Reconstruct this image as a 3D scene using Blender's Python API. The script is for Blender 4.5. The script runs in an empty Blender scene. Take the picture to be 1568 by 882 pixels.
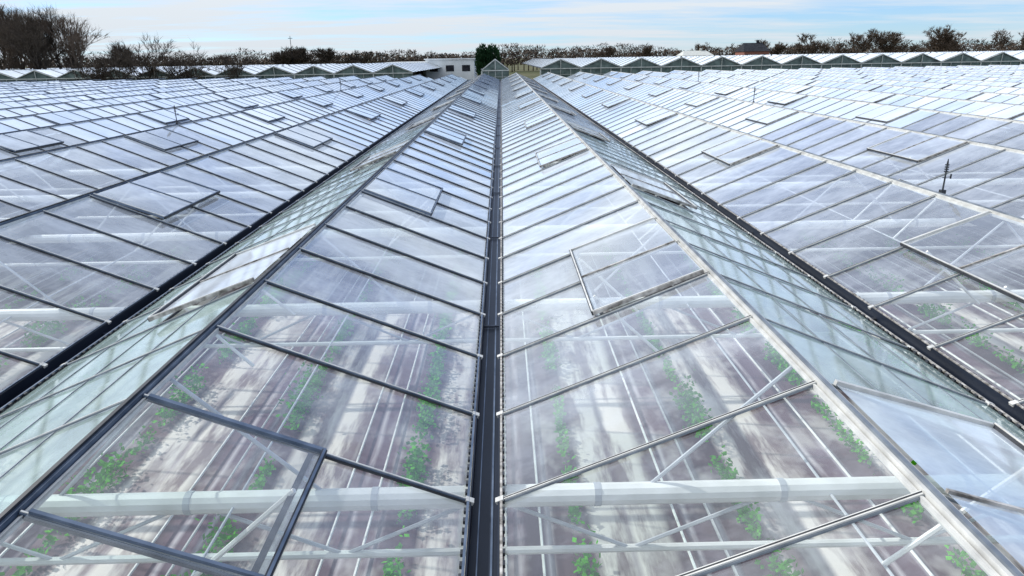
import bpy, math, random
from mathutils import Vector, Matrix
random.seed(7)
R=random.Random(11)
sc=bpy.context.scene
W=3.2; P=0.865; PH=0.29; GZ=3.5; RISE=0.6145; NB=26
K0=-5; K1=83           # pane index range along y
Y0=PH+P*K0; Y1=PH+P*K1
def yk(k): return PH+P*k

# ---------------- helpers
class MB:
    def __init__(s): s.v=[]; s.f=[]; s.m=[]
    def quad(s,a,b,c,d,mi=0):
        n=len(s.v); s.v+= [tuple(a),tuple(b),tuple(c),tuple(d)]; s.f.append((n,n+1,n+2,n+3)); s.m.append(mi)
    def tri(s,a,b,c,mi=0):
        n=len(s.v); s.v+= [tuple(a),tuple(b),tuple(c)]; s.f.append((n,n+1,n+2)); s.m.append(mi)
    def beam(s,a,b,w,h,up=(0,0,1),mi=0):
        a=Vector(a); b=Vector(b); d=(b-a).normalized(); up=Vector(up)
        r=d.cross(up).normalized(); u=r.cross(d).normalized()
        r*=w/2; u*=h/2; n=len(s.v)
        for p in (a,b):
            for q in (-r-u, r-u, r+u, -r+u): s.v.append(tuple(p+q))
        for f in ((3,2,1,0),(4,5,6,7),(0,1,5,4),(1,2,6,5),(2,3,7,6),(3,0,4,7)):
            s.f.append(tuple(n+i for i in f)); s.m.append(mi)
    def tube(s,a,b,r0,r1,k=6,mi=0):
        a=Vector(a); b=Vector(b); d=(b-a)
        if d.length<1e-6: return
        d.normalize(); t=Vector((0,0,1)) if abs(d.z)<.9 else Vector((1,0,0))
        x=d.cross(t).normalized(); y=d.cross(x); n=len(s.v)
        for p,r in ((a,r0),(b,r1)):
            for i in range(k):
                an=2*math.pi*i/k; s.v.append(tuple(p+x*(r*math.cos(an))+y*(r*math.sin(an))))
        for i in range(k):
            j=(i+1)%k; s.f.append((n+i,n+j,n+k+j,n+k+i)); s.m.append(mi)
        if k>4:
            s.f.append(tuple(n+i for i in range(k))[::-1]); s.m.append(mi)
            s.f.append(tuple(n+k+i for i in range(k))); s.m.append(mi)
    def obj(s,name,mats,parent=None,smooth=False):
        me=bpy.data.meshes.new(name); me.from_pydata(s.v,[],s.f)
        for m in mats: me.materials.append(m)
        me.polygons.foreach_set('material_index',s.m)
        if smooth: me.polygons.foreach_set('use_smooth',[True]*len(s.f))
        me.update(); o=bpy.data.objects.new(name,me); sc.collection.objects.link(o)
        if parent: o.parent=parent
        return o
def empty(name):
    o=bpy.data.objects.new(name,None); sc.collection.objects.link(o); return o

class NT:
    def __init__(s,mat): mat.use_nodes=True; s.t=mat.node_tree; s.t.nodes.clear()
    def n(s,typ,**kw):
        x=s.t.nodes.new(typ)
        for k,v in kw.items(): setattr(x,k,v)
        return x
    def l(s,a,b): s.t.links.new(a,b)
    def math(s,op,a,b=None,clamp=False):
        x=s.t.nodes.new('ShaderNodeMath'); x.operation=op; x.use_clamp=clamp
        for i,q in enumerate((a,b)):
            if q is None: continue
            if isinstance(q,(int,float)): x.inputs[i].default_value=q
            else: s.l(q,x.inputs[i])
        return x.outputs[0]
    def ramp(s,fac,stops,interp='LINEAR'):
        x=s.t.nodes.new('ShaderNodeValToRGB'); x.color_ramp.interpolation=interp; e=x.color_ramp.elements
        while len(e)<len(stops): e.new(0.5)
        for i,(p,c) in enumerate(stops):
            e[i].position=p; e[i].color=(c if len(c)==4 else (*c,1)) if not isinstance(c,(int,float)) else (c,c,c,1)
        s.l(fac,x.inputs[0]); return x.outputs[0]
def noise(t,vec,scale,detail=3,rough=.55):
    x=t.n('ShaderNodeTexNoise'); x.inputs['Scale'].default_value=scale; x.inputs['Detail'].default_value=detail
    x.inputs['Roughness'].default_value=rough; t.l(vec,x.inputs['Vector']); return x.outputs['Fac']
def mapped(t,vec,scale,loc=(0,0,0),rot=(0,0,0)):
    x=t.n('ShaderNodeMapping'); x.inputs['Scale'].default_value=scale; x.inputs['Location'].default_value=loc; x.inputs['Rotation'].default_value=rot
    t.l(vec,x.inputs['Vector']); return x.outputs[0]

def simple(name,c1,c2,scale=5,rough=.6,metal=0.0,spec=.5,stretch=(1,1,1)):
    m=bpy.data.materials.new(name); t=NT(m)
    tc=t.n('ShaderNodeTexCoord'); v=mapped(t,tc.outputs['Object'],stretch)
    nz=noise(t,v,scale,2,.6)
    col=t.ramp(nz,[(.3,c1),(.7,c2)])
    b=t.n('ShaderNodeBsdfPrincipled'); t.l(col,b.inputs['Base Color'])
    b.inputs['Roughness'].default_value=rough; b.inputs['Metallic'].default_value=metal
    b.inputs['Specular IOR Level'].default_value=spec
    o=t.n('ShaderNodeOutputMaterial'); t.l(b.outputs[0],o.inputs[0]); return m

# ---------------- glass
def glass_mat(name,v0,v1,tint,dirt=(.80,.86,.95),graze=1.25,opaque=False):
    m=bpy.data.materials.new(name); t=NT(m)
    tc=t.n('ShaderNodeTexCoord'); ob=tc.outputs['Object']
    at=t.n('ShaderNodeAttribute'); at.attribute_name='prand'; pr=at.outputs['Fac']
    lw=t.n('ShaderNodeLayerWeight'); lw.inputs['Blend'].default_value=.5
    fac=lw.outputs['Facing']
    df=t.n('ShaderNodeBsdfDiffuse'); df.inputs[0].default_value=(*dirt,1)
    gl=t.n('ShaderNodeBsdfGlossy'); gl.inputs['Roughness'].default_value=.06; gl.inputs[0].default_value=(.92,.97,1,1)
    fr=t.math('ADD',t.math('MULTIPLY',t.math('POWER',fac,4.0),.92),.05)
    big=noise(t,mapped(t,ob,(.9,1.5,.9)),.8,6,.76)
    if not opaque:
        v=t.math('MULTIPLY',t.math('SUBTRACT',big,.5),3.4)
        v=t.math('ADD',v,t.math('MULTIPLY',t.math('SUBTRACT',pr,.5),.5))
        v=t.math('ADD',t.math('MULTIPLY',v,(v1-v0)),(v0+v1)/2)
        v=t.math('MAXIMUM',v,.015)
        v=t.math('ADD',v,t.math('MULTIPLY',t.math('POWER',fac,3.4),t.math('MULTIPLY',t.math('ADD',big,.5),graze)))
        v=t.math('MINIMUM',v,.93)
        tr=t.n('ShaderNodeBsdfTransparent'); tr.inputs[0].default_value=(*tint,1)
        tl=t.n('ShaderNodeBsdfTranslucent'); tl.inputs[0].default_value=(.85,.87,.9,1)
        mx=t.n('ShaderNodeMixShader'); mx.inputs[0].default_value=.15; t.l(df.outputs[0],mx.inputs[1]); t.l(tl.outputs[0],mx.inputs[2])
        m1=t.n('ShaderNodeMixShader'); t.l(v,m1.inputs[0]); t.l(tr.outputs[0],m1.inputs[1]); t.l(mx.outputs[0],m1.inputs[2])
        base=m1.outputs[0]
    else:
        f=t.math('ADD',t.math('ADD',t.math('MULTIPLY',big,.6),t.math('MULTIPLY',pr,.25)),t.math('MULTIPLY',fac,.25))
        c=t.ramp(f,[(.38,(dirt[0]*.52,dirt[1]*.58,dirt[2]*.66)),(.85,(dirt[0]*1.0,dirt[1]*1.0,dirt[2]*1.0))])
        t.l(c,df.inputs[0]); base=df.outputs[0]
    m2=t.n('ShaderNodeMixShader'); t.l(fr,m2.inputs[0]); t.l(base,m2.inputs[1]); t.l(gl.outputs[0],m2.inputs[2])
    o=t.n('ShaderNodeOutputMaterial'); t.l(m2.outputs[0],o.inputs[0]); return m
M_glass=glass_mat('greenhouse_glass',-.02,.16,(.95,.98,.98))
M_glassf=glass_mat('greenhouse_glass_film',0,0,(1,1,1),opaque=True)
M_glass_away=glass_mat('away_slope_glass',.18,.42,(.80,.92,.88),dirt=(.46,.60,.58),graze=.7)  # away-facing slopes: look of grazing reflections put into a greenish colour
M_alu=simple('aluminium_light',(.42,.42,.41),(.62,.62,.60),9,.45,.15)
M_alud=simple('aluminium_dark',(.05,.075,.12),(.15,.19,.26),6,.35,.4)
M_gask=simple('black_gasket',(.010,.012,.016),(.03,.033,.042),12,.5)
M_bard=simple('bar_weathered',(.10,.12,.15),(.22,.25,.29),8,.5,.2)
M_gut=simple('gutter_steel',(.005,.008,.016),(.018,.026,.045),4,.45,0,.3,stretch=(1,.2,1))
M_rust=simple('weathered_edge',(.08,.07,.06),(.50,.48,.46),14,.7,stretch=(1,2,1))
M_white=simple('white_truss_paint',(.60,.60,.57),(.80,.80,.78),4,.5)
M_steel=simple('galvanised_tube',(.35,.37,.40),(.5,.52,.55),5,.4)
M_bark=simple('bark',(.035,.027,.02),(.075,.06,.048),3,.9,spec=.1)
M_bark2=simple('bark_light',(.07,.052,.04),(.12,.09,.068),3,.9,spec=.1)
M_leaf=simple('crop_leaf',(.03,.20,.003),(.10,.44,.010),5,.8,spec=.05)
M_conif=simple('conifer_needles',(.008,.028,.012),(.03,.075,.03),2,.8,spec=.1)

# ---------------- main greenhouse roof
gh=empty('greenhouse')
gl=MB(); prand=[]; glf=MB(); prandf=[]; glo=MB(); prando=[]
bars=MB(); rid=MB(); gut=MB(); vent=MB(); vgl=MB(); vprand=[]; vglf=MB(); vprandf=[]
SL=math.hypot(W/2-.09,RISE)
def jit(p,n,a): return p+n*R.uniform(-a,a)
for b in range(-NB,NB):
    xr=(b+.5)*W
    for side in (-1,1):
        xg=xr+side*(W/2-.09); G=Vector((xg,0,GZ+.0)); T=Vector((xr+side*.02,0,GZ+RISE))
        dn=(G-T).normalized(); n=Vector((0,1,0)).cross(dn)
        if n.z<0: n=-n
        away=(side==-1 and b==-1) or (side==1 and b==0)
        vk=5 if side==-1 else 1
        for k in range(K0,K1):
            y=yk(k); Y=Vector((0,y,0)); Yn=Vector((0,y+P,0))
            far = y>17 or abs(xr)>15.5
            inv=((k-vk)%8) in (0,1)
            s0=.505 if inv else 0.0
            a=T.lerp(G,s0)+Y; bb=G+Y; c=G+Yn; d=T.lerp(G,s0)+Yn
            j=.0035
            q=[jit(p,n,j) for p in (a,bb,c,d)]
            if n.dot((q[1]-q[0]).cross(q[2]-q[0]))<0: q=q[::-1]
            tgt,pl=(glf,prandf) if far else ((glo,prando) if away else (gl,prand))
            tgt.quad(*q); pl+= [R.random()]*4
            e=n*.008
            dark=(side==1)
            a0=T+Y+e; b0=G+Y+e
            if away:
                bars.beam(a0,b0,.018,.008,n,3)
                if y<12: bars.beam(a0+n*.006,b0+n*.006,.006,.004,n,0)
            elif y<30:
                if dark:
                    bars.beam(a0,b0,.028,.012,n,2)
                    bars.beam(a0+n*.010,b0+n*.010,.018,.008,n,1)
                    bars.beam(a0+n*.016,b0+n*.016,.007,.004,n,0)  # pale centre line draws the highlight along the dark bar
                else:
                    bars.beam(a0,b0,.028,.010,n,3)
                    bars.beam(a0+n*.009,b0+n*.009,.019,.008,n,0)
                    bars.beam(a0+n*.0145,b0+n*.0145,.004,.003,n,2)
            else:
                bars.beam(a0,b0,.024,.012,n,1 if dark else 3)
            if y<18 and abs(b)<6:
                bars.beam(b0-dn*.012+n*.008,b0+dn*.03+n*.008,.036,.02,n,0)
            # vent
            if (k-vk)%8==0 and k<K1-2:
                oa=math.radians(R.choice([.6,.8,1.2,1.8,2.4]))
                if b==0 and side==1 and k==1: oa=math.radians(5)
                L=SL*.515
                vd=(dn*math.cos(oa)+n*math.sin(oa)); vn=(n*math.cos(oa)-dn*math.sin(oa))
                O=T+n*.03+dn*.03
                A=O+Vector((0,y+.02,0)); B=O+Vector((0,y+2*P-.02,0)); C=B+vd*L; D=A+vd*L
                q=[jit(p,vn,.002) for p in (A,D,C,B)]
                if vn.dot((q[1]-q[0]).cross(q[2]-q[0]))<0: q=q[::-1]
                (vglf if far else vgl).quad(*q); (vprandf if far else vprand).extend([R.random()]*4)
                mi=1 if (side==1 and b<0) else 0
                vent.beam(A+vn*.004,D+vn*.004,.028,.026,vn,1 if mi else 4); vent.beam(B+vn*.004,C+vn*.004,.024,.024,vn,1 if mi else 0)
                vent.beam(A+vn*.020,D+vn*.020,.012,.006,vn,0)
                vent.beam((A+B)/2+vn*.004,(D+C)/2+vn*.004,.016,.014,vn,1 if mi else 4)
                vent.beam(D+vn*.002,C+vn*.002,.026,.030,vn,2)
                vent.beam(D+vn*.020,C+vn*.020,.012,.008,vn,mi)
                H=T.lerp(G,.505)
                vent.beam(H+Vector((0,y,0))+n*.003,H+Vector((0,y+2*P,0))+n*.003,.026,.018,n,2)
                if y<12 and abs(b)<4:
                    for yy in (y+.35,y+2*P-.35):
                        p=O+Vector((0,yy,0))+vd*(L-.05)
                        vent.tube(p,(xr+side*.25,yy+R.uniform(-.1,.1),GZ-.15),.013,.013,6,3)
        if away:
            for s in (.27,.52,.77):
                p=T.lerp(G,s)+n*.004
                bars.beam(p+Vector((0,Y0,0)),p+Vector((0,Y1,0)),.010,.005,n,3)  # lengthwise strips stand in for reflected glazing bars, not real joints
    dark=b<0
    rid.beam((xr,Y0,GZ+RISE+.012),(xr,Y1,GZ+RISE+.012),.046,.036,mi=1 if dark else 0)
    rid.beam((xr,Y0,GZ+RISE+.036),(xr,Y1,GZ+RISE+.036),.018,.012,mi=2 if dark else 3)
    for s in(-1,1):
        rid.beam((xr+s*.034,Y0,GZ+RISE-.002),(xr+s*.034,Y1,GZ+RISE-.002),.012,.024,mi=0)
for b in range(-NB,NB+1):
    x=b*W
    gut.beam((x,Y0,GZ-.075),(x,Y1,GZ-.075),.13,.01,mi=0)
    for s in(-1,1):
        gut.beam((x+s*.07,Y0,GZ-.035),(x+s*.07,Y1,GZ-.035),.008,.10,mi=0)
        gut.beam((x+s*.082,Y0,GZ+.018),(x+s*.082,Y1,GZ+.018),.012,.010,mi=1 if (b>0 or s==1 and b==0) else 3)
        if abs(b)<=3:
            y=Y0
            while y<22:
                gut.beam((x+s*.094,y,GZ+.012),(x+s*.094,y+.03,GZ+.012),.012,.018,mi=2)
                y+=.075
    if b>0:
        gut.beam((x+.03,Y0,GZ-.064),(x+.03,Y1,GZ-.064),.03,.008,mi=4)
    else:
        gut.beam((x+.035,Y0,GZ-.067),(x+.035,Y1,GZ-.067),.010,.004,mi=3)  # thin paler strips draw highlight lines along the dark channel
        gut.beam((x-.030,Y0,GZ-.067),(x-.030,Y1,GZ-.067),.006,.004,mi=3)
    if abs(b)<5:
        y=Y0+.4
        while y<40:
            gut.beam((x-.065,y,GZ-.05),(x+.065,y,GZ-.05),.03,.012,mi=0 if b<=0 else 2); y+=3.0
def pobj(mb,name,mat,pl):
    o=mb.obj(name,[mat],gh); a=o.data.attributes.new('prand','FLOAT','POINT'); a.data.foreach_set('value',pl); return o
pobj(gl,'roof_panes',M_glass,prand); pobj(glf,'distant_roof_panes',M_glassf,prandf); pobj(glo,'away_slope_panes',M_glass_away,prando)
pobj(vgl,'vent_panes',M_glass,vprand); pobj(vglf,'distant_vent_panes',M_glassf,vprandf)
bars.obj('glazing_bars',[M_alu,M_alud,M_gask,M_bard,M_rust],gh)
rid.obj('ridge_caps',[M_alu,M_alud,M_gask,M_bard],gh)
gut.obj('gutters',[M_gut,M_rust,M_gask,M_alud,M_white],gh)
vent.obj('vent_frames',[M_alu,M_alud,M_gask,M_white,M_rust],gh)

# trusses
tr=MB()
y=3.15-6; XT=19
while y<19:
    z1=GZ-.155; z2=z1-.36
    tr.tube((-XT,y,z1),(XT,y,z1),.060,.060,12)
    tr.tube((-XT,y,z2),(XT,y,z2),.022,.022,8)
    x=-12.8; i=0
    while x<12.8 and y<8:
        tr.tube((x,y,z2 if i%2 else z1),(x+.8,y,z1 if i%2 else z2),.012,.012,5,1); x+=.8; i+=1
    for b in range(-6,7):
        tr.beam((b*W*1.0,y,0),(b*W,y,z2),.07,.07,mi=1)
        if b<6 and y<12:
            xr=(b+.5)*W
            for u in (-1.0,0,1.0): tr.tube((xr+u-.018,y,z1),(xr+u+.018,y,z1),.064,.064,12,1)
            tr.tube((xr-.75,y+.02,z1),(xr,y+.02,GZ+RISE-.03),.011,.011,6,1)
            tr.tube((xr+.75,y+.02,z1),(xr,y+.02,GZ+RISE-.03),.011,.011,6,1)
    y+=3.0
for b in range(-5,5):
    xr=(b+.5)*W
    tr.tube((xr+.25,Y0,GZ-.15),(xr+.25,18,GZ-.15),.008,.008,6,1)
tr.obj('trusses',[M_white,M_steel],gh)
hp=MB()
for r in range(-7,8):
    x0=.95+2.13*r
    for dx in (1.25,1.68): hp.tube((x0+dx,Y0,.12),(x0+dx,34,.12),.018,.018,6)
hp.obj('heating_pipes',[M_white],gh)
wl=MB()
for s in(-1,1):
    x=s*NB*W; wl.quad((x,Y0,0),(x,Y1,0),(x,Y1,GZ-.1),(x,Y0,GZ-.1))
wl.quad((-NB*W,Y1+.02,0),(NB*W,Y1+.02,0),(NB*W,Y1+.02,GZ-.1),(-NB*W,Y1+.02,GZ-.1))
M_wallg=simple('far_gable_glass',(.03,.05,.042),(.14,.19,.17),1.3,.3)
wo=wl.obj('side_walls',[M_wallg],gh)

# ---------------- floor of greenhouse
m=bpy.data.materials.new('greenhouse_floor'); t=NT(m); tc=t.n('ShaderNodeTexCoord'); ob=tc.outputs['Object']
sx=t.n('ShaderNodeSeparateXYZ'); t.l(ob,sx.inputs[0])
wob=noise(t,mapped(t,ob,(.6,.5,1)),1.0,2,.5)
xx=t.math('ADD',sx.outputs[0],t.math('MULTIPLY',t.math('SUBTRACT',wob,.5),.16))
per=t.math('FRACT',t.math('DIVIDE',t.math('ADD',xx,-.95+213),2.13))
br=(.06,.030,.038); wh=(.66,.61,.55)
strip=t.ramp(per,[(0,br),(.06,br),(.11,wh),(.27,(.56,.52,.48)),(.30,(.38,.33,.33)),(.34,wh),(.48,(.60,.56,.51)),(.56,br),(.64,(.11,.06,.08)),(.67,(.42,.38,.40)),(.70,(.09,.05,.07)),(.80,(.14,.09,.12)),(.83,(.45,.42,.44)),(.87,br),(1,br)])
st2=noise(t,mapped(t,ob,(2.6,.42,1),rot=(0,0,.10)),1.2,5,.62)
st3=noise(t,mapped(t,ob,(.9,.6,1)),1.0,4,.65)
ml=t.n('ShaderNodeMixRGB'); ml.blend_type='MIX'; t.l(t.ramp(st2,[(.42,.85),(.55,.0)]),ml.inputs[0]); t.l(strip,ml.inputs[1])
ml.inputs[2].default_value=(.11,.065,.075,1)
m3=t.n('ShaderNodeMixRGB'); t.l(t.ramp(st3,[(.50,.0),(.64,.5)]),m3.inputs[0]); t.l(ml.outputs[0],m3.inputs[1]); m3.inputs[2].default_value=(.60,.57,.54,1)
bs=t.n('ShaderNodeBsdfPrincipled'); t.l(m3.outputs[0],bs.inputs['Base Color']); bs.inputs['Roughness'].default_value=.7; bs.inputs['Specular IOR Level'].default_value=.2
o=t.n('ShaderNodeOutputMaterial'); t.l(bs.outputs[0],o.inputs[0]); M_floor=m
fl=MB(); fl.quad((-NB*W,Y0,.01),(NB*W,Y0,.01),(NB*W,Y1,.01),(-NB*W,Y1,.01)); fl.obj('greenhouse_floor',[M_floor],gh)
g=MB(); g.quad((-2500,-400,0),(2500,-400,0),(2500,4000,0),(-2500,4000,0))
M_ground=simple('field_ground',(.05,.06,.025),(.12,.11,.06),.02,.9,spec=.1)
g.obj('ground',[M_ground])

# crop rows : narrow dense clumps with gaps
cp=MB()
for r in range(-6,7):
    x0=.95+2.13*r; y=0.5
    while y<20:
        L0=R.uniform(.4,1.9); fat=R.uniform(.4,1.0)
        N=int(L0*(420 if y<15 else 100)*fat)
        for i in range(N):
            c=Vector((x0+R.gauss(0,.07*fat),y+R.uniform(0,L0)+R.gauss(0,.1),.05+abs(R.gauss(0,.22*fat))))
            d=Vector((R.uniform(-1,1),R.uniform(-1,1),R.uniform(-.2,.7))).normalized()
            e=d.cross(Vector((R.uniform(-1,1),R.uniform(-1,1),R.uniform(-1,1)))).normalized()
            L=R.uniform(.04,.10); w=L*.38
            cp.quad(c,c+d*L*.5+e*w,c+d*L,c+d*L*.5-e*w)
        y+=L0+R.uniform(.05,1.1)
cp.obj('crop_plants',[M_leaf])

# ---------------- roof masts
def mast(x,y,h=.42,z=GZ+RISE+.05):
    mb=MB(); s=h/.42
    mb.tube((x,y,z-.02),(x,y,z+h),.013*s,.010*s,8); mb.beam((x,y,z-.02),(x,y,z+.02),.05,.05,up=(0,1,0))
    for zz in (h*.70,h*.78,h*.86,h*.94): mb.tube((x,y,z+zz),(x,y,z+zz+.016*s),.030*s,.030*s,10)
    mb.tube((x-.03,y,z+h*.5),(x+.06,y,z+h*.53),.006*s,.006*s,6); mb.tube((x+.06,y,z+h*.53-.02),(x+.06,y,z+h*.53+.03),.012*s,.012*s,8)
    mb.tube((x,y,z+h),(x,y,z+h+.05),.016*s,.004,8)
    mb.obj('weather_sensor_mast',[M_gask])
mast(4.83,7.2,.30); mast(8.0,22,.42); mast(-8.0,17.6,.4); mast(-8.0,36,.5); mast(11.2,40,.5)

# ---------------- far greenhouses
M_roofw=simple('far_roof_glass',(.54,.60,.65),(.82,.86,.90),.6,.2)
M_pale=simple('far_frames',(.36,.37,.34),(.55,.56,.53),3,.6)
def far_house(xa,xb,y0,length,w,ze,zr,name='greenhouse'):
    e=empty(name); rf=MB(); wa=MB(); fr=MB(); n=int(round((xb-xa)/w))
    for i in range(n):
        x0=xa+i*w; x1=x0+w; xm=(x0+x1)/2
        wa.quad((x0,y0,0),(x1,y0,0),(x1,y0,ze),(x0,y0,ze)); wa.tri((x0,y0,ze),(x1,y0,ze),(xm,y0,zr))
        ny=max(1,int(length/6))
        for k in range(ny):
            ya=y0-.1+k*length/ny; yb=y0-.1+(k+1)*length/ny
            rf.quad((x0,ya,ze+.03),(xm,ya,zr+.03),(xm,yb,zr+.03),(x0,yb,ze+.03))
            rf.quad((xm,ya,zr+.03),(x1,ya,ze+.03),(x1,yb,ze+.03),(xm,yb,zr+.03))
        fr.beam((x0,y0-.12,ze),(xm,y0-.12,zr),.10,.08,mi=0); fr.beam((xm,y0-.12,zr),(x1,y0-.12,ze),.10,.08,mi=0)
        fr.beam((x0,y0-.1,ze-.06),(x1,y0-.1,ze-.06),.08,.10)
        fr.beam((xm,y0-.1,ze),(xm,y0-.1,zr),.06,.06,up=(0,1,0))
        for j in range(4): 
            xx=x0+j*w/4; fr.beam((xx,y0-.06,0),(xx,y0-.06,ze-.1),.05 if j else .14,.06,up=(0,1,0))
        for zz in(1.2,2.4,ze-.7): fr.beam((x0,y0-.04,zz),(x1,y0-.04,zz),.04,.04)
        fr.beam((x0,y0,ze+.05),(x0,y0+length,ze+.05),.25,.08,mi=1)
        for k in range(0,int(length),3):
            for s in (-1,1): 
                fr.beam((xm,y0+k,zr+.05),(xm+s*w/2,y0+k,ze+.05),.05,.04,mi=1)
    rf.obj('roof_panes',[M_roofw],e); wa.obj('gable_walls',[M_wallg],e); fr.obj('frames',[M_pale,M_gask],e)
far_house(4.5,130,80,70,4.5,4.4,5.3)
far_house(-122.5,-10,82,50,4.5,4.15,5.0)
far_house(-1.9,.9,74,5,2.8,4.4,5.45)

# ---------------- buildings
def building(x,y,w,d,h,roofh,mw,mr,name,flat=False):
    e=empty(name); mb=MB(); x0,x1=x-w/2,x+w/2
    mb.quad((x0,y,0),(x1,y,0),(x1,y,h),(x0,y,h)); mb.quad((x0,y+d,0),(x0,y,0),(x0,y,h),(x0,y+d,h)); mb.quad((x1,y,0),(x1,y+d,0),(x1,y+d,h),(x1,y,h)); mb.quad((x1,y+d,0),(x0,y+d,0),(x0,y+d,h),(x1,y+d,h))
    mb.obj('walls',[mw],e); r=MB()
    if flat: r.beam((x,y-.2,h+.1),(x,y+d+.2,h+.1),w+.4,.2)
    else:
        ym=y+d/2
        r.quad((x0-.3,y-.3,h-.05),(x1+.3,y-.3,h-.05),(x1-w*.12,ym,h+roofh),(x0+w*.12,ym,h+roofh)); r.quad((x1+.3,y+d+.3,h-.05),(x0-.3,y+d+.3,h-.05),(x0+w*.12,ym,h+roofh),(x1-w*.12,ym,h+roofh))
        r.tri((x0-.3,y+d+.3,h-.05),(x0-.3,y-.3,h-.05),(x0+w*.12,ym,h+roofh)); r.tri((x1+.3,y-.3,h-.05),(x1+.3,y+d+.3,h-.05),(x1-w*.12,ym,h+roofh))
        r.beam((x+w*.2,ym,h+roofh-.3),(x+w*.2,ym,h+roofh+.8),.7,.7,up=(0,1,0))
    r.obj('roof',[mr],e); wi=MB(); n=max(2,int(w/2.2))
    for i in range(n):
        xx=x0+(i+.5)*w/n
        for zz in ((h-1.3,) if h<4 else (h-1.4,1.6)): wi.beam((xx,y-.02,zz-.5),(xx,y-.02,zz+.5),w/n*.5,.06,up=(0,1,0))
    wi.obj('windows',[M_slate],e)
M_wb=simple('white_cladding',(.62,.64,.64),(.74,.75,.75),1,.6)
M_slate=simple('slate_roof',(.015,.016,.02),(.04,.042,.05),2,.9,spec=.1)
M_brick=simple('brick',(.16,.06,.04),(.25,.10,.07),3,.8)
building(-8.6,122,8.2,14,5.4,0,M_wb,M_wb,'white_shed',flat=True)
building(-17,130,7,12,4.9,0,M_wb,M_wb,'white_shed',flat=True)
building(82,230,8,9,6.3,2.6,M_brick,M_slate,'brick_house')
building(66,240,10,9,5.3,1.5,M_wb,M_pale,'white_barn')
mb=MB(); mb.tube((-57,198,0),(-57,198,12),.12,.07,8); mb.beam((-57.6,198,11.4),(-56.4,198,11.4),.12,.12); mb.obj('antenna_mast',[M_slate])
# ---------------- trees
def bare_tree(x,y,h,name='bare_tree',depth=5,spread=.55,seed=0,mat=M_bark,trunk=.25,tw=.018,kids=(3,4),fine=3,tl=.30):
    rr=random.Random(seed); mb=MB()
    def br(p,d,L,r,dep):
        segs=2 if dep>1 else 1; q=p; dd=d
        for s in range(segs):
            dd=(dd+Vector((rr.gauss(0,.12),rr.gauss(0,.12),rr.gauss(.03,.08)))).normalized()
            nq=q+dd*(L/segs); r1=max(tw*.6,r*(1-.35*(s+1)/segs)); mb.tube(q,nq,max(tw*.6,r*(1-.35*s/segs)),r1,4 if dep>2 else 3); q=nq
            if dep>0 and s<segs-1:
                c=(dd+Vector((rr.gauss(0,spread),rr.gauss(0,spread),rr.uniform(-.1,.5)))).normalized(); br(q,c,L*.62,max(tw,r*.45),dep-1)
        if dep>0:
            for i in range(rr.randint(*kids)):
                c=(dd+Vector((rr.gauss(0,spread),rr.gauss(0,spread),rr.uniform(-.15,.45)))).normalized()
                br(q,c,L*rr.uniform(.58,.82),max(tw,r*.55),dep-1)
        else:
            for i in range(fine):
                c=(dd+Vector((rr.gauss(0,.6),rr.gauss(0,.6),rr.gauss(0,.5)))).normalized(); s=c.orthogonal().normalized()*tw*.6
                o_=p.lerp(q,rr.random()); mb.tri(o_-s,o_+s,o_+c*L*rr.uniform(.7,1.3))
    br(Vector((x,y,-.05)),Vector((rr.gauss(0,.04),rr.gauss(0,.04),1)),h*tl,trunk,depth)
    mb.obj(name,[mat])
xs=[(-79,104,13.6),(-76,110,15.2),(-73.2,104,14),(-70.8,112,15.4),(-68.2,106,14.4),(-65.6,110,15),(-63.2,106,13.4),(-60,112,10.5),(-83,108,14.5),(-88,106,13.5),(-71,108,15.4),(-66.5,104,14)]
for i,(x,yy,h) in enumerate(xs): bare_tree(x,yy,h,depth=5,seed=(100+i if i<11 else 131),spread=.36,trunk=.26,tw=.022,fine=3,tl=.29,mat=M_bark if i%2 else M_bark2)
for i,(x,yy,h) in enumerate([(-41.5,78,7.2),(-39.3,79,7.8),(-37,78,9.8),(-34.2,78.5,6.6),(-28.5,78,7.8),(-43.5,79,7)]):
    bare_tree(x,yy,h,depth=5,seed=200+i,spread=.55,trunk=.13,tw=.018,mat=M_bark,kids=(2,4),fine=2)
for i,(x,yy,h) in enumerate([(-58,200,10.5),(-54.5,202,10),(-48.5,200,10),(-42,203,9),(-61,203,9.5)]):
    bare_tree(x,yy,h,depth=5,seed=300+i,spread=.65,trunk=.25,tw=.07,mat=M_bark)
for i,(x,yy,h) in enumerate([(107,250,13.5),(110.5,252,12),(131,250,15),(135,252,13.5),(151,248,15),(155,250,14.5),(158,252,14.5),(118,255,11.5),(172,250,13),(141,252,12),(90,255,11.5),(50,250,10),(182,252,12.5),(98,252,11),(126,256,12),(165,256,12),(38,255,10),(72,256,10.5)]):
    bare_tree(x,yy,h,depth=5,seed=400+i,spread=.6,trunk=.28,tw=.07,mat=M_bark2,kids=(2,4))
tl=MB(); rr=random.Random(5); x=-330
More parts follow.
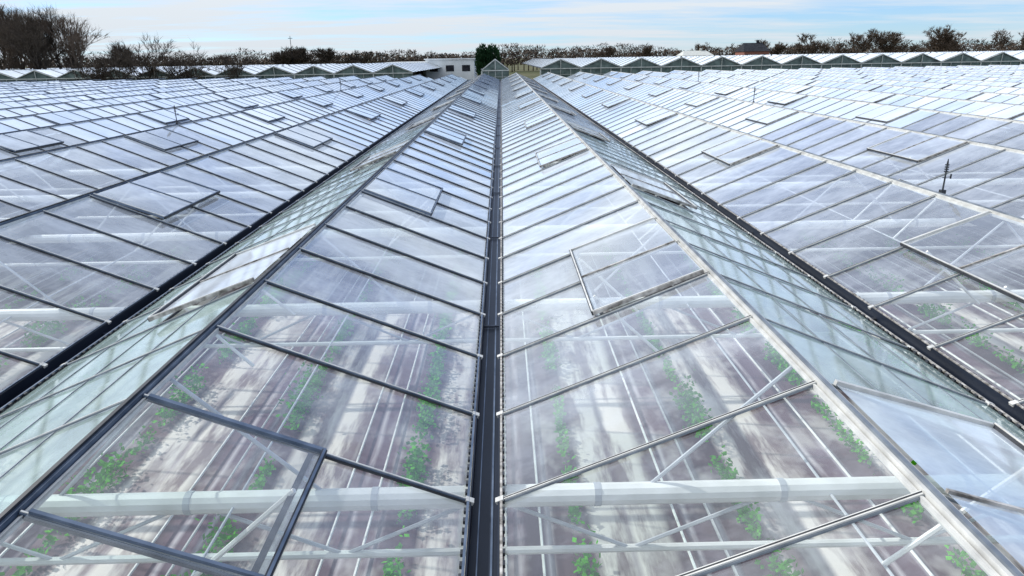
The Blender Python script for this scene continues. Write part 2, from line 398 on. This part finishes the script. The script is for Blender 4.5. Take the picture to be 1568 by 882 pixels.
while x<330:
    yy=rr.uniform(290,340); h=rr.uniform(7.2,9.6)*(1.0+.12*math.sin(x*.05)+.12*math.sin(x*.13+1)); w=rr.uniform(2.5,5)
    tl.tube((x,yy,0),(x,yy,h*.7),.25,.12,4)
    for i in range(150):
        a=rr.uniform(0,2*math.pi); q=rr.random()**.5; z=h*(.25+.75*rr.random())
        env=math.sqrt(max(.05,1-((z-h*.55)/(h*.5))**2)); p=Vector((x+math.cos(a)*q*w*env,yy+math.sin(a)*q*w*env,z))
        d=Vector((math.cos(a)*.6+rr.gauss(0,.4),math.sin(a)*.6,rr.uniform(.2,1.2))).normalized(); L=rr.uniform(.6,1.5); s=Vector((d.z,0,-d.x)).normalized()*rr.uniform(.06,.16)
        tl.tri(p-s,p+s,p+d*L,rr.choice((0,1,1)))
    x+=rr.uniform(1.1,2.6)
x=-340
while x<340:
    yy=rr.uniform(285,300); hh=7.3+.7*math.sin(x*.21)+.6*math.sin(x*.07)
    for i in range(38):
        p=Vector((x+rr.gauss(0,1.6),yy+rr.gauss(0,1),rr.uniform(3,hh))); d=Vector((rr.gauss(0,1),rr.gauss(0,1),rr.gauss(0,1))).normalized(); e=d.orthogonal().normalized()*rr.uniform(.25,.6)
        tl.tri(p-e,p+e,p+d*rr.uniform(.5,1.3),rr.choice((0,0,1)))
    x+=1.1
tl.obj('distant_tree_line',[M_bark,M_bark2])
cf=MB(); rr=random.Random(9)
cf.tube((-1.7,95,0),(-1.7,95,6),.2,.05,8)
for (cx,cz,rw,rh,nn) in [(-2.3,5.2,.95,2.0,1500),(-1.0,5.3,.95,1.95,1500),(-1.7,4.2,1.5,2.2,1500)]:
    for i in range(nn):
        d=Vector((rr.gauss(0,1),rr.gauss(0,1),rr.gauss(0,1))).normalized()*rr.uniform(.55,1.03)
        p=Vector((cx+d.x*rw,95+d.y*rw,cz+d.z*rh)); u=Vector((d.x,d.y,.6)).normalized(); e=u.orthogonal().normalized()*.09
        cf.tri(p-e,p+e,p+u*rr.uniform(.2,.4),0)
cf.obj('conifer_tree',[M_conif])

# ---------------- world
SE=math.radians(40); SA=math.radians(-62)   # azimuth from +Y, negative = left
w=bpy.data.worlds.new('World'); sc.world=w; t=NT(w)
sky=t.n('ShaderNodeTexSky'); sky.sky_type='NISHITA'; sky.sun_disc=False; sky.sun_elevation=SE; sky.sun_rotation=SA; sky.air_density=1.0; sky.dust_density=.1; sky.ozone_density=3.0
tc=t.n('ShaderNodeTexCoord'); sp=t.n('ShaderNodeSeparateXYZ'); t.l(tc.outputs['Generated'],sp.inputs[0])
zc=t.math('MAXIMUM',sp.outputs[2],0.0)
zz=t.math('ADD',zc,.05)
cx=t.n('ShaderNodeCombineXYZ'); t.l(t.math('DIVIDE',sp.outputs[0],zz),cx.inputs[0]); t.l(t.math('DIVIDE',sp.outputs[1],zz),cx.inputs[1])
v=mapped(t,cx.outputs[0],(.28,.60,1),loc=(1.3,.4,0),rot=(0,0,.2))
n1=noise(t,v,1.0,7,.62)
nn=t.math('SUBTRACT',n1,t.math('MULTIPLY',sp.outputs[0],.13))
cf_=t.ramp(nn,[(.34,.08),(.46,.54),(.57,1.0)])
tint=t.n('ShaderNodeMixRGB'); tint.blend_type='MULTIPLY'; tint.inputs[0].default_value=1; t.l(sky.outputs[0],tint.inputs[1]); tint.inputs[2].default_value=(.64,.90,1.36,1)
b1=t.n('ShaderNodeBackground'); b1.inputs[1].default_value=.125; t.l(tint.outputs[0],b1.inputs[0])
b2=t.n('ShaderNodeBackground'); b2.inputs[0].default_value=(.84,.91,.98,1)
t.l(t.math('ADD',t.math('MULTIPLY',t.math('MINIMUM',zc,.45),1.0),.86),b2.inputs[1])
mx=t.n('ShaderNodeMixShader'); t.l(cf_,mx.inputs[0]); t.l(b1.outputs[0],mx.inputs[1]); t.l(b2.outputs[0],mx.inputs[2])
o=t.n('ShaderNodeOutputWorld'); t.l(mx.outputs[0],o.inputs[0])
sd=bpy.data.lights.new('sun','SUN'); sd.energy=4.1; sd.angle=math.radians(.6); sd.color=(1,.97,.92)
so=bpy.data.objects.new('sun',sd); sc.collection.objects.link(so)
dv=Vector((math.sin(SA)*math.cos(SE),math.cos(SA)*math.cos(SE),math.sin(SE)))
so.rotation_euler=dv.to_track_quat('Z','Y').to_euler()

# ---------------- camera
pitch=math.atan(353/1045); yaw=.010; roll=.016
f=Vector((math.sin(yaw)*math.cos(pitch),math.cos(yaw)*math.cos(pitch),-math.sin(pitch)))
r=f.cross(Vector((0,0,1))).normalized(); u=r.cross(f)
r2=r*math.cos(roll)-u*math.sin(roll); u2=u*math.cos(roll)+r*math.sin(roll)
M=Matrix((r2,u2,-f)).transposed().to_4x4(); M.translation=Vector((.124,0,GZ+2.1))
cd=bpy.data.cameras.new('camera'); cd.sensor_width=36; cd.lens=24; cd.clip_end=6000; cd.clip_start=.05
co=bpy.data.objects.new('camera',cd); sc.collection.objects.link(co); co.matrix_world=M; sc.camera=co
sc.view_settings.view_transform='Standard'; sc.view_settings.look='None'; sc.view_settings.exposure=0
